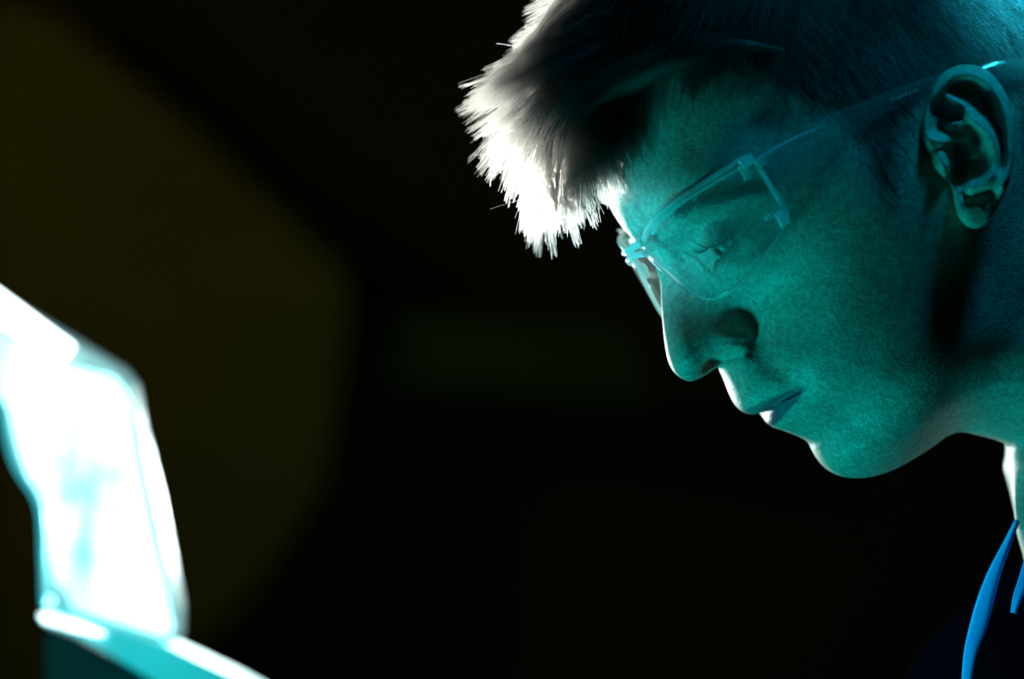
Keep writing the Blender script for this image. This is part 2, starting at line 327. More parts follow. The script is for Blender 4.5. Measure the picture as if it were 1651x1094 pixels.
def Hf(a, b):
    d, L = dist_L(a, b); h = Bf(a, b); e = E(d, L)
    add = np.zeros_like(h)
    for P, amp, sig, pw, st in strokes:
        sd, f = seg_dist(a, b, P, st); add += amp * f * np.exp(-.5 * (sd / sig) ** pw)
    ecx, ecy = AB(1560, 238, 70)
    add += -13 * np.exp(-((((a - ecx) * .62) ** 2 + ((b - ecy) * .42) ** 2) / 34.) ** 2)      # hollow behind the ear shell
    base = np.maximum(np.maximum(h, 1.0) * e + add * np.minimum(e * 1.4, 1), 0.0) * np.where(d < 1e-6, 0, 1)
    da, db = a - EYE[0], b - EYE[1]; r2 = da * da + db * db; RL = 13.0
    inside = r2 < RL * RL * .995; fade = np.clip((np.sqrt(np.maximum(RL * RL - r2, 0)) - 2.5) / 4, 0, 1) * np.clip((13.2 - np.sqrt(r2)) / 2, 0, 1); hs = np.where(inside, EYE_W + np.sqrt(np.maximum(RL * RL - r2, 0)), -50.)
    k = 2.6; q = np.clip(.5 + .5 * (hs - base) / k, 0, 1) * fade; lidh = base * (1 - q) + hs * q + k * q * (1 - q)
    phi = np.arctan2(hs - EYE_W, da); el = np.arcsin(np.clip(db / RL, -1, 1)); u = np.clip((phi + R(60)) / R(118), 0, 1); arch = np.sin(np.pi * u) ** .75
    m = np.clip((R(-12) + arch * R(9) - el) / R(5) + .0, 0, 1) * np.clip((el - (R(-12) - arch * R(17))) / R(5), 0, 1) * (phi < R(58)) * inside
    m = np.minimum(m * 2.0, 1) * fade
    return lidh * (1 - m) + np.minimum(lidh, EYE_W + np.sqrt(np.maximum(10.6 ** 2 - r2, 0))) * m
def solve_w(px, py, w0=45.0):
    """surface point (near side) seen at a photo pixel"""
    w = np.zeros(np.shape(px)) + w0
    for _ in range(24):
        a, b = AB(px, py, w); w = .6 * w + .4 * Hf(a, b)
    return a, b, w
# sculpting strokes (px, py, w as seen, strength) on top of the base widths
stroke([(1150,562,14,.3),(1172,545,17),(1198,543,19)], 2.0, 3.2)                                  # wing of the nose
stroke([(1165,497,16,.0),(1190,500,19,.5),(1213,518,20,1),(1223,545,20,1.1),(1213,566,19,.7)], -2.6, 1.6)   # crease round the wing
stroke([(1139,592,7,.6),(1150,582,8,1),(1166,576,11,1),(1182,575,13,.7)], -7.0, 1.35)             # nostril
stroke([(1130,590,9,.2),(1145,572,13,.8),(1165,562,16,1),(1188,562,18,1),(1204,560,18,.5)], 1.3, 1.1)   # rim of the nostril
stroke([(1150,596,4),(1160,589,5),(1172,588,8,.5)], 0.8, 1.0)                                     # columella
stroke([(1225,560,21,.5),(1250,590,26,1),(1280,612,30,1),(1305,628,32,.3)], -2.3, 2.6)            # nasolabial fold
stroke([(1236,659,3,.7),(1250,650,14,1),(1272,638,22,1),(1290,629,27,.6)], -3.4, .8)              # mouth line
stroke([(1205,657,8,.3),(1232,648,16,1),(1262,636,22,.4)], 0.9, 1.5)                              # upper lip
stroke([(1243,676,7,.6),(1258,667,14,1),(1278,650,21,.4)], 1.0, 1.9)                              # lower lip
stroke([(1296,690,16,.6),(1312,680,22,.6),(1322,668,27,.0)], -1.0, 3.0)                           # chin fold
stroke([(1174,604,7,.7),(1184,624,8),(1196,648,9)], 0.7, 1.1)                                     # philtrum ridge

def half(Fo_, Cc, m, powt=1.8):
    t = np.linspace(0, 1, m) ** powt
    a = Fo_[:, None, 0] * (1 - t) + Cc[:, None, 0] * t; b = Fo_[:, None, 1] * (1 - t) + Cc[:, None, 1] * t
    h = Hf(a, b); h[:, 0] = 0
    return a, b, h
skin = skin_material()
parts_V, parts_F, attrs = [], [], {'beard': [], 'lip': [], 'scalp': []}; off = 0
lipP = np.stack(solve_w(*np.array([(1204,661),(1228,651),(1262,638),(1290,627),(1264,645),(1238,659),(1220,668),(1206,668)], float).T, 18.)[:2], -1)
lipQ = np.stack(solve_w(*np.array([(1232,662),(1262,646),(1291,628),(1284,644),(1266,664),(1248,682),(1236,684)], float).T, 18.)[:2], -1)  # lower lip wedge, drawn to include the dark shading at the mouth
beardP = np.stack(AB(*np.array([(1200,620,14),(1250,610,24),(1300,690,24),(1370,720,25),(1450,660,40),(1530,560,54),(1500,640,44),(1560,680,30),(1620,690,28)], float).T), -1)
# scalp: hairline polygon in photo px
hairline = np.array([(955,200,0),(968,188,12),(1010,140,34),(1050,105,45),(1100,110,54),(1150,105,60),(1200,120,63),(1250,150,66),(1300,175,68),(1345,195,70),(1370,225,70),(1388,265,70),(1405,310,69),(1430,320,69),(1448,300,69),(1458,250,71),(1468,200,72),(1500,170,73),(1640,170,72),(1655,330,64),(1700,380,58),(1760,330,0),(1900,100,0),(1800,-250,0),(1300,-320,0),(900,-100,0)], float)
HP = np.stack(AB(hairline[:, 0], hairline[:, 1], hairline[:, 2]), -1)
def in_poly(a, b, P):
    c = np.zeros(np.shape(a), bool); n = len(P)
    for i in range(n):
        x1, y1 = P[i]; x2, y2 = P[(i + 1) % n]
        cr = ((y1 > b) != (y2 > b)); xi = (x2 - x1) * (b - y1) / (y2 - y1 + 1e-12) + x1; c ^= cr & (a < xi)
    return c
def poly_edge(a, b, P): return seg_dist(a, b, np.vstack([P, P[:1]]))
def attr_of(a, b):
    soft = lambda P: np.where(in_poly(a, b, P), 1, np.exp(-(poly_edge(a, b, P) / .8) ** 2)); lp = np.maximum(.55 * soft(lipP), soft(lipQ))
    bd = np.clip(1.3 * np.exp(-.5 * (seg_dist(a, b, beardP) / 9) ** 2), 0, 1)
    sc = np.where(in_poly(a, b, HP), np.clip(poly_edge(a, b, HP) / 6, 0, 1), 0)
    return bd, lp, sc
for (oo, cc, m, lod) in ((Fo, Cf, MF, 1), (Bo, Cb, MB_, 1)):
    a, b, h = half(oo, cc, m)
    at3 = attr_of(a, b)
    for sgn in (1, -1):
        st = 1 if sgn == 1 else 2
        aa, bb, hh = (x[::st, ::st] if st == 1 else x[::1, ::1] for x in (a, b, h))
        V = W3(aa, bb, hh * sgn); n, mm = aa.shape
        parts_V.append(V.reshape(-1, 3)); parts_F.append(grid_faces(n, mm, off, flip=(sgn == 1))); off += n * mm
        for k, v in zip(('beard', 'lip', 'scalp'), at3): attrs[k].append(v.ravel())

# ---- ears (part of the body mesh)
ear_out = np.array([(1476,222),(1480,195),(1490,163),(1507,130),(1532,110),(1560,104),(1590,112),(1613,135),(1628,165),(1636,200),(1637,240),(1631,280),(1620,312),(1605,341),(1591,360),(1575,368),(1560,364),(1550,350),(1544,330),(1538,306),(1528,292),(1512,280),(1494,262),(1481,243)], float)
def ear_w0(px, py): return 71.5 + 14.5 * np.clip((px - 1478) / 150, 0, 1) ** .9 - 4.5 * np.clip((py - 290) / 80, 0, 1)
es = []
def estroke(pts, amp, sig): es.append((catmull(np.c_[np.array(pts, float), np.zeros(len(pts))], 6 * len(pts))[0][:, :2], amp, sig * 4.4))
estroke([(1500,232),(1490,205),(1496,172),(1513,145),(1538,125),(1565,121),(1592,136),(1612,164),(1625,201),(1629,238),(1625,272),(1616,300)], 3.6, 1.9)
estroke([(1496,222),(1520,230),(1548,231)], 3.0, 1.7)
estroke([(1561,186),(1579,203),(1597,221),(1605,244),(1602,272),(1590,292),(1566,303)], 4.4, 1.7)
estroke([(1530,158),(1547,168),(1561,186)], 2.6, 1.5); estroke([(1535,201),(1550,199),(1561,188)], 3.0, 1.4)
estroke([(1516,178),(1532,186),(1545,186)], -4.0, 2.4)
estroke([(1518,205),(1540,213),(1575,222)], -3.6, 2.0)
estroke([(1541,245),(1547,262),(1543,284)], -13, 2.9); estroke([(1572,235),(1582,252),(1572,272)], -6.0, 3.0)
estroke([(1590,165),(1606,195),(1616,235),(1614,268)], -3.0, 1.7); estroke([(1545,142),(1575,152),(1590,170)], -3.6, 2.2)
estroke([(1519,252),(1523,268),(1528,280)], 4.2, 1.7)
estroke([(1545,300),(1553,297),(1566,298)], 2.0, 1.6)
estroke([(1566,340),(1576,335)], 2.0, 3.2); estroke([(1556,316),(1590,312)], -1.5, 1.8)
def ear_h(px, py):
    ef = np.clip((1 - rr)[None, :] * 9 + .35, 0, 1)
    h = ear_w0(px, py)
    up = 0
    for P, amp, sig in es:
        g = amp * np.exp(-.5 * (seg_dist(px, py, P) / sig) ** 2) * ef
        if amp > 0: up = (np.maximum(up, 0) ** 4 + g ** 4) ** .25
        else: h = h + g
    h = h + up
    return h
EN = 200; ER = 90
eo, _ = catmull(np.vstack([np.c_[ear_out, np.zeros(len(ear_out))], [*ear_out[0], 0]]), EN + 1); eo = eo[:-1, :2]
cen = np.array([1560., 235.]); rr = np.linspace(0.0, 1, ER) ** .8
px = cen[0] + (eo[:, None, 0] - cen[0]) * rr; py = cen[1] + (eo[:, None, 1] - cen[1]) * rr
ew = ear_h(px, py)
ang = np.arctan2(eo[:, 1] - cen[1], eo[:, 0] - cen[0]); frontness = np.clip((-(np.cos(ang)) - .15) / .5, 0, 1) * np.clip(1 - np.abs(np.sin(ang)) * .55, 0, 1)
edge_mm = (1 - rr)[None, :] * (np.hypot(eo[:, 0] - cen[0], eo[:, 1] - cen[1]) / 4.4)[:, None]
rollL = 2.2 + 7 * frontness[:, None]; rollA = 2.6 + 4.5 * frontness[:, None]
ew = ew - rollA * (1 - E(edge_mm, rollL))
ea_, eb_ = AB(px, py, ew)
ringsA, ringsB, ringsW = [ea_], [eb_], [ew]
ca, cb = AB(cen[0], cen[1], 76)
for k, (sc_, dw) in enumerate(((.995, 1.2), (.97, 2.6), (.90, 5.5), (.80, 11), (.72, 22))):
    ringsA.append((ca + (ea_[:, -1] - ca) * sc_)[:, None]); ringsB.append((cb + (eb_[:, -1] - cb) * sc_)[:, None]); ringsW.append((ew[:, -1] - dw)[:, None])
ea_ = np.concatenate(ringsA, 1); eb_ = np.concatenate(ringsB, 1); ew = np.concatenate(ringsW, 1)
for sgn in (1, -1):
    V = W3(ea_, eb_, ew * sgn); n, mm = ea_.shape
    parts_V.append(V.reshape(-1, 3)); parts_F.append(grid_faces(n, mm, off, flip=(sgn == -1), wrap=True)); off += n * mm
    for k in attrs: attrs[k].append(np.zeros(n * mm))

# ---- eyelids (shell patches on the eyeball, part of the body mesh)
def lid(upper, sgn):
    nphi, ne = 90, 26
    phi = np.linspace(R(-75), R(100), nphi)                            # lateral angle, 0 = straight ahead
    u = (phi + R(60)) / R(118); arch = np.sin(np.pi * np.clip(u, 0, 1)) ** .75
    cl = R(-12)
    if upper: e0 = cl + arch * R(9); e1 = np.full(nphi, R(78))
    else: e0 = cl - arch * R(17); e1 = np.full(nphi, R(-80))
    rows = []
    prof = [(0, 11.9), (0, 12.6), (0.02, 13.1), (0.05, 13.35)] + [(x, 13.3 - .7 * min(1, max(0, x - .12) / .3) - 2.4 * max(0, x - .55) ** 1.5) for x in np.linspace(.1, 1, ne)]
    for x, rad in prof:
        el = e0 + (e1 - e0) * x
        rad = rad - 1.6 * np.clip((phi - R(50)) / R(14), 0, 1) ** 1.2 * np.ones(nphi)
        if upper: rad = rad - .5 * math.exp(-((x - .42) / .04) ** 2)
        fa = np.cos(el) * np.cos(phi); fl = np.cos(el) * np.sin(phi); fu = np.sin(el)
        rows.append(np.stack([EYE[0] + rad * fa, EYE[1] + rad * fu, sgn * (EYE_W + rad * fl)], -1))
    G = np.stack(rows, 1); return G
for upper in (True, False):
    for sgn in (1, -1):
        G = lid(upper, sgn); V = W3(G[..., 0], G[..., 1], G[..., 2]); n, mm = G.shape[:2]
        parts_V.append(V.reshape(-1, 3)); parts_F.append(grid_faces(n, mm, off, flip=(upper == (sgn == 1)))); off += n * mm
        for k in attrs: attrs[k].append(np.zeros(n * mm))

person = empty('person', (0.30, 0.05, 0.0), 'person with short dark hair in profile, head bowed, wearing clear safety glasses', 'person')
me = mesh_np('body', np.concatenate(parts_V), np.concatenate(parts_F))
for k, v in attrs.items():
    A = me.attributes.new(k, 'FLOAT', 'POINT'); A.data.foreach_set('value', np.concatenate(v).astype(np.float32))
body = put(link('body', me, skin), person)

# ------------------------------------------------------------------ eyes
iris_m = princ('iris', (.10, .14, .12), .25, bump=.2, bscale=900); pupil_m = princ('pupil', (.004, .004, .004), .1); sclera_m = princ('sclera', (.42, .40, .38), .15, noise_mix=.05, bscale=400)
GAZE = np.array([math.cos(R(-20)), math.sin(R(-20)), .22]); GAZE /= np.linalg.norm(GAZE)
def dome(R0, ang0, ang1, n=48, k=14, bulge=0.0):
    g = GAZE; x = np.cross(g, [0, 0, 1.]); x /= np.linalg.norm(x); y = np.cross(g, x)
    th = np.linspace(0, 2 * np.pi, n, endpoint=False)[:, None]; al = np.linspace(ang0, ang1, k)[None, :]
    rad = R0 + bulge * np.cos(np.clip(al / max(ang1, 1e-6), 0, 1) * np.pi / 2) ** 1.0
    P = (np.cos(al) * rad)[..., None] * g + (np.sin(al) * np.cos(th) * rad)[..., None] * x + (np.sin(al) * np.sin(th) * rad)[..., None] * y
    return P, grid_faces(n, k, wrap=True)
for sgn in (1, -1):
    P, Fq = dome(11.8, R(27), R(179), k=40); P = P + [EYE[0], EYE[1], EYE_W]
    e = put(link('eye', mesh_np('eye', W3(P[..., 0], P[..., 1], P[..., 2] * sgn).reshape(-1, 3), Fq if sgn > 0 else Fq[:, ::-1]), sclera_m), person)
    P, Fq = dome(11.7, R(9), R(27.2), bulge=.5); P = P + [EYE[0], EYE[1], EYE_W]
    put(link('iris', mesh_np('iris', W3(P[..., 0], P[..., 1], P[..., 2] * sgn).reshape(-1, 3), Fq if sgn > 0 else Fq[:, ::-1]), iris_m), e)
    P, Fq = dome(12.1, R(0.01), R(9.3), k=5); P = P + [EYE[0], EYE[1], EYE_W]
    put(link('pupil', mesh_np('pupil', W3(P[..., 0], P[..., 1], P[..., 2] * sgn).reshape(-1, 3), Fq if sgn > 0 else Fq[:, ::-1]), pupil_m), e)
for o in list(person.children):
    for c in o.children: c.matrix_parent_inverse = Matrix.Identity(4)

# ------------------------------------------------------------------ hair
hair_dark = hair_material('dark_hair', .022); hair_front = hair_material('forelock_hair', .02, .22)
def nrm(v): return v / (np.linalg.norm(v, axis=-1, keepdims=True) + 1e-12)
def surf_normal(a, b):
    e = .6; h = Hf(a, b); n = np.stack([-(Hf(a + e, b) - Hf(a - e, b)) / (2 * e), -(Hf(a, b + e) - Hf(a, b - e)) / (2 * e), np.ones_like(a)], -1)
    return h, nrm(n)
def head_field(n_, P):
    lo, hi = P.min(0), P.max(0); A = rng.uniform(lo[0], hi[0], n_); Bb = rng.uniform(lo[1], hi[1], n_)
    k = in_poly(A, Bb, P); A, Bb = A[k], Bb[k]; h, n = surf_normal(A, Bb); ok = (h > 1) & in_poly(A, Bb, out_pts[:, :2])
    A, Bb, h, n = A[ok], Bb[ok], h[ok], n[ok]
    wgt = np.minimum(1 / np.maximum(n[:, 2], .12), 8); rep = rng.poisson(wgt * .8); A, Bb, h, n = (np.repeat(x, rep, 0) for x in (A, Bb, h, n))
    A = A + rng.normal(0, .25, A.shape); return A, Bb, h, n
def grow(A, Bb, h, n, comb, length, lift, radius, k=7, curl=.12, sides=(1,)):
    root = np.stack([A, Bb, h], -1); comb = comb - (comb * n).sum(-1, keepdims=True) * n; comb = nrm(comb)
    j = rng.normal(0, curl, comb.shape); comb = nrm(comb + j)
    t = np.linspace(0, 1, k)[None, :, None]
    P = root[:, None] + comb[:, None] * length[:, None, None] * t + n[:, None] * (lift[:, None, None] * length[:, None, None] * (t - .55 * t * t))
    P = P - n[:, None] * .3
    # follow the skull curvature: fall back towards its centre
    P = P - n[:, None] * ((length[:, None, None] * t) ** 2 / (2 * 78.))
    res = []
    for s_ in sides:
        W = W3(P[..., 0], P[..., 1], P[..., 2] * s_); res += list(W)
    return res, [radius] * len(res)
# short side and back hair, both sides
A, Bb, h, n = head_field(30000, HP)
ed = poly_edge(A, Bb, HP)
top = np.clip((Bb - 72) / 22, 0, 1)
nearf = np.clip((A - 0) / 40, 0, 1)
comb = np.stack([-.25 + 1.1 * top + .15 * nearf, -1.0 + .5 * top, np.zeros_like(A)], -1)
L_ = (7 + 6 * rng.random(len(A)) + 34 * top) * np.clip(.45 + ed / 14, .45, 1)
pl, rl = grow(A, Bb, h, n, comb, L_, .22 + .12 * rng.random(len(A)), .055, curl=.16, sides=(1,))
far = rng.random(len(A)) < .35
pf, rf = grow(A[far], Bb[far], h[far], n[far], comb[far], L_[far], .3 * np.ones(far.sum()), .075, k=5, sides=(-1,))
hair = strands('hair', pl + pf, [r_ / 1000 for r_ in rl + rf], hair_dark, person)
# swept top hair with fringe locks over the temple
def lock_set(guides, n_, spread_w, jitter, radius, k=11, wave=1.0, clumps=60, clump=.55):
    """guides: list of poly-guides [(px,py,w)...]; strands are blended between neighbouring guides"""
    G = []
    for g in guides:
        g = np.array(g, float); a, b = AB(g[:, 0], g[:, 1], g[:, 2]); q, _ = catmull(np.stack([a, b, g[:, 2]], -1), k); G.append(q)
    G = np.array(G); out = []
    cu = rng.random(clumps) * (len(G) - 1); cw = rng.uniform(-1, 1, clumps); cj = rng.normal(0, 1, (clumps, 3)); cl = rng.uniform(.80, 1.06, clumps)
    for i in range(n_):
        c = rng.integers(clumps); u = np.clip(cu[c] + rng.normal(0, .16), 0, len(G) - 1 - 1e-6); wv = np.clip(cw[c] + rng.normal(0, .12), -1, 1)
        i0 = int(u); f = u - i0; P = G[i0] * (1 - f) + G[i0 + 1] * f
        w = wv * spread_w; P = P.copy(); P[:, 2] += w; P[:, 0] -= w * w / (2 * 64.)
        t = np.linspace(0, 1, k); uc = np.clip(cu[c], 0, len(G) - 1 - 1e-6); ic = int(uc); fc = uc - ic
        Cg = G[ic] * (1 - fc) + G[ic + 1] * fc; Cg = Cg.copy(); wc = cw[c] * spread_w; Cg[:, 2] += wc; Cg[:, 0] -= wc * wc / (2 * 64.)
        cf = (clump * t ** 1.5)[:, None]; P = P * (1 - cf) + Cg * cf
        P = P + (t ** 2)[:, None] * (cj[c] * jitter * .8 + rng.normal(0, jitter * .35, 3))
        P = P + (np.sin(t * np.pi)[:, None]) * rng.normal(0, wave, 3)
        lim = cl[c] * rng.uniform(.78, 1.05); m = np.linspace(0, min(1.0, lim), k) * (k - 1); ii = np.minimum(m.astype(int), k - 2); ff = (m - ii)[:, None]
        P = P[ii] * (1 - ff) + P[ii + 1] * ff
        out.append(W3(P[:, 0], P[:, 1], P[:, 2]))
    return out
fore = [
 [(1010,-30,0),(930,-25,0),(870,25,0),(838,75,0)],
 [(1000,15,0),(915,25,0),(850,75,0),(808,112,0)],
 [(992,50,0),(890,75,0),(815,120,0),(758,150,0)],
 [(985,80,0),(880,110,0),(805,145,0),(748,182,0)],
 [(978,105,0),(880,140,0),(815,175,0),(775,205,0)],
 [(972,125,0),(885,160,0),(815,200,0),(765,245,0)],
 [(968,142,0),(890,180,0),(835,225,0),(800,290,0)],
 [(964,158,0),(900,190,0),(855,245,0),(838,345,0)],
 [(962,168,0),(905,205,0),(872,265,0),(862,385,0)],
 [(960,175,0),(915,215,0),(890,280,0),(898,402,0)],
 [(959,180,0),(925,215,0),(908,285,0),(938,380,0)],
 [(958,184,0),(935,215,0),(928,255,0),(945,310,0)],
 [(957,188,0),(945,215,0),(948,255,0),(968,300,0)],
 [(957,192,0),(953,222,0),(967,262,0),(990,332,0)],
]
fl = lock_set(fore, 8000, 34, 2.0, .07, clumps=300, wave=1.0, clump=.8)
forelock = strands('forelock', fl, [rng.uniform(.06, .17) / 1000 for _ in fl], hair_front, person, tip=.55)
stray = []
for g in ([(905,250,0),(860,310,0),(790,337,0)],[(900,200,0),(845,245,0),(765,250,0)],[(930,60,0),(850,75,0),(800,70,0)],[(880,200,0),(800,250,0),(790,300,0)],[(900,90,0),(830,130,0),(745,178,0)],[(870,240,0),(850,300,0),(830,352,0)]):
    g = np.array(g, float); a, b = AB(g[:, 0], g[:, 1], g[:, 2]); q, _ = catmull(np.stack([a, b, g[:, 2]], -1), 9); stray.append(W3(q[:, 0], q[:, 1], q[:, 2]))
put(strands('stray_hairs', stray, [.00016] * len(stray), hair_front, None), person)
topg = [
 [(1240,-60,58),(1110,-75,42),(980,-60,24),(862,0,8)],
 [(1230,-20,60),(1110,-15,48),(975,10,28),(832,62,8)],
 [(1220,20,61),(1100,25,50),(980,60,32),(806,118,8)],
 [(1210,50,62),(1100,60,52),(985,90,34),(800,170,9)],
 [(1200,70,62),(1100,80,54),(985,115,36),(815,215,12)],
 [(1195,80,61),(1095,95,54),(985,140,36),(865,222,16)],
 [(1190,85,60),(1090,105,54),(990,160,34),(925,200,20)],
 [(1200,75,62),(1110,85,55),(1020,110,42),(960,160,26)],
 [(1215,75,63),(1150,75,60),(1105,95,55),(1085,150,49)],
 [(1235,80,64),(1185,75,62),(1135,95,59),(1128,155,55)],
 [(1260,85,66),(1215,85,64),(1175,105,62),(1165,160,60)],
]
tl = lock_set(topg, 11000, 5, 1.3, .07, clumps=120, wave=.9)
tl2 = lock_set([[(x, y, w * .35) for (x, y, w) in g] for g in topg[:6]], 3000, 16, 1.5, .08, clumps=60)
strands('top_hair', tl + tl2, [.00007] * (len(tl) + len(tl2)), hair_dark, person)
# eyebrows and eyelashes
br = []
bp = [(1088,352,1.0),(1112,336,1.0),(1145,322,1.0),(1185,309,.8),(1222,303,.5)]
bpx = np.array(bp)
for i in range(950):
    u = rng.random() * 4; i0 = min(int(u), 3); f = u - i0; c = bpx[i0] * (1 - f) + bpx[i0 + 1] * f
    x = c[0] + rng.normal(0, 3); y = c[1] + rng.normal(0, 6.0 * c[2])
    br.append((x, y, u))
br = np.array(br); a, b, w = solve_w(br[:, 0], br[:, 1], 30.); hh, nn = surf_normal(a, b)
cmb = np.stack([-.6 - .15 * br[:, 2], .9 - .42 * br[:, 2], .5 + 0 * a], -1)
pb, rb = grow(a, b, hh, nn, cmb, rng.uniform(4, 8, len(a)), .3 * np.ones(len(a)), .05, k=5, curl=.2, sides=(1, -1))
strands('eyebrows', pb, [.00009] * len(pb), hair_dark, person)
ls = []
for sgn in (1, -1):
    for upper, cnt, ln in ((True, 110, 8.5), (False, 60, 5)):
        for i in range(cnt):
            u = rng.uniform(.04, .98); phi = R(-60) + u * R(118); arch = math.sin(math.pi * u) ** .75
            el = R(-12) + arch * (R(9) if upper else -R(17))
            d = np.array([math.cos(el) * math.cos(phi), math.sin(el), math.cos(el) * math.sin(phi)])
            p0 = np.array([EYE[0], EYE[1], EYE_W]) + d * 12.9
            l = ln * rng.uniform(.7, 1.1) * (.6 + .4 * u); out_ = nrm(d + np.array([.1, 0, .35 * (u - .3)]) + rng.normal(0, .08, 3))
            dn = -1 if not upper else -.35; t = np.linspace(0, 1, 7)[:, None]
            P = p0 + out_ * l * t + np.array([0, dn * l * .55, 0]) * t + np.array([0, (.7 if upper else 0) * l, 0]) * t ** 2.2
            ls.append(W3(P[:, 0], P[:, 1], P[:, 2] * sgn))
strands('eyelashes', ls, [.0001] * len(ls), hair_dark, person, tip=.2)

# ------------------------------------------------------------------ jacket of the person
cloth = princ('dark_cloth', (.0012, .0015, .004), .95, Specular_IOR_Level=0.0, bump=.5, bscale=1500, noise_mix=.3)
lit_blue_cloth = princ('lit_blue_cloth', (.0, .36, 1.0), .9, Specular_IOR_Level=0.0, bump=.4, bscale=2500, noise_mix=.15)  # blue fabric edge with its rim light put into the saturated colour
def loft(name, rings, m, parent, closed=True, thick=0):
    V = np.concatenate(rings); n_ = len(rings); k = len(rings[0]); i = []
    for r_ in range(n_ - 1):
        for c in range(k if closed else k - 1):
            c2 = (c + 1) % k; i.append((r_ * k + c, r_ * k + c2, (r_ + 1) * k + c2, (r_ + 1) * k + c))
    o = link(name, mesh_py(name, V, i), m)
    if thick:
        md = o.modifiers.new('s', 'SOLIDIFY'); md.thickness = thick; md.offset = 0
    return put(o, parent) if parent is not None else o
# torso: front edge follows (px,py) of the chest, built as rings round a spine
spine = [((1700, 880), (1990, 800), 58), ((1672, 935), (2080, 850), 85), ((1640, 985), (2190, 880), 130), ((1608, 1045), (2260, 930), 175), ((1585, 1110), (2310, 1010), 200), ((1560, 1250), (2330, 1180), 205), ((1540, 1500), (2300, 1450), 190), ((1540, 1800), (2290, 1800), 180)]
rings = []
for (f, bk_, hw) in spine:
    pf = np.array([float(v) for v in AB(f[0], f[1], 0)]); pb_ = np.array([float(v) for v in AB(bk_[0], bk_[1], 0)])
    c = (pf + pb_) / 2; v = (pf - pb_) / 2; th = np.linspace(0, 2 * np.pi, 64, endpoint=False)
    ct = np.sign(np.cos(th)) * np.abs(np.cos(th)) ** .8; st = np.sign(np.sin(th)) * np.abs(np.sin(th)) ** .8
    rip = 1 + .012 * np.sin(th * 9 + f[1] * .01)
    rings.append(W3(c[0] + v[0] * ct * rip, c[1] + v[1] * ct * rip, hw * st * rip))
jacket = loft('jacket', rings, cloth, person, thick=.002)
def band(name, pts, m, parent, thick=.0012):
    """pts: (px, py, w, half width px, twist)"""
    P = np.array(pts, float); Q, _ = catmull(P, 40); V = []
    for q in Q:
        row = []
        for s_ in np.linspace(-1, 1, 7):
            x = q[0] + s_ * q[3]; w = q[2] + q[4] * s_ + 1.2 * (1 - s_ * s_)
            a, b = AB(x, q[1] + s_ * q[3] * .25, w); row.append(W3(float(a), float(b), w))
        V.append(np.array(row))
    return loft(name, V, m, parent, closed=False, thick=thick)
lapel = band('lapel', [(1641,838,8,2,3),(1626,872,11,4,4),(1605,920,14,8,5),(1590,965,16,11,6),(1578,1010,17,12,6),(1566,1050,18,9,5),(1560,1094,18,7,4),(1556,1180,18,7,4)], lit_blue_cloth, person)
collar = band('collar', [(1668,880,20,7,4),(1653,930,24,7,4),(1641,965,26,6,4),(1635,988,27,3.5,3)], lit_blue_cloth, person)

# ------------------------------------------------------------------ safety glasses
lens_m = clear_plastic('clear_lens', (.86, .98, .98), .9, haze=.07, rough=.05)
rim_m = clear_plastic('clear_rim', (.75, .95, .95), 1.0, haze=.80, rough=.2, back=.5)  # mostly white haze, painting in the bright glints of the rims
arm_m = clear_plastic('clear_arm', (.93, .98, .98), .9, haze=.05, rough=.10)
GA0 = 60.2
def GAf(w): return GA0 - 36.5 * (np.abs(w) / 66.) ** 2.4
def wrap(px, py, inset=0.0):
    """point of the wrapped visor surface seen at a photo pixel"""
    ws = np.linspace(2, 69, 400); px = np.atleast_1d(px).astype(float); py = np.atleast_1d(py).astype(float); A = []; Bq = []; Wq = []
    for x, y in zip(px, py):
        a, b = AB(np.full(400, x), np.full(400, y), ws); g = a - GAf(ws); k = np.where(np.sign(g[:-1]) != np.sign(g[1:]))[0]
        if len(k) == 0: j = int(np.argmin(np.abs(g))); w = ws[j]; aa, bb = a[j], b[j]
        else:
            j = k[-1]; f = g[j] / (g[j] - g[j + 1]); w = ws[j] + f * (ws[j + 1] - ws[j]); aa = a[j] + f * (a[j + 1] - a[j]); bb = b[j] + f * (b[j + 1] - b[j])
        A.append(aa); Bq.append(bb); Wq.append(w)
    return np.array(A), np.array(Bq), np.array(Wq)
lens_px = np.array([(1034,396),(1040,375),(1058,350),(1088,325),(1130,297),(1170,272),(1200,254),(1217,260),(1240,296),(1268,342),(1264,365),(1240,402),(1215,433),(1190,460),(1165,477),(1140,482),(1115,473),(1090,456),(1072,440),(1058,428),(1044,414)], float)
LQ, _ = catmull(np.c_[np.vstack([lens_px, lens_px[:1]]), np.zeros(len(lens_px) + 1)], 181); LQ = LQ[:-1, :2]
cx, cy = 1160., 365.
lr = np.linspace(0, 1, 26)
gx = cx + (LQ[:, None, 0] - cx) * lr; gy = cy + (LQ[:, None, 1] - cy) * lr
A, Bb, Wq = wrap(gx.ravel(), gy.ravel()); A = A.reshape(gx.shape); Bb = Bb.reshape(gx.shape); Wq = Wq.reshape(gx.shape)
glasses = empty('safety_glasses', tuple(W3(58., 30., 0.)), 'clear plastic wraparound safety glasses worn by the person', 'safety glasses')
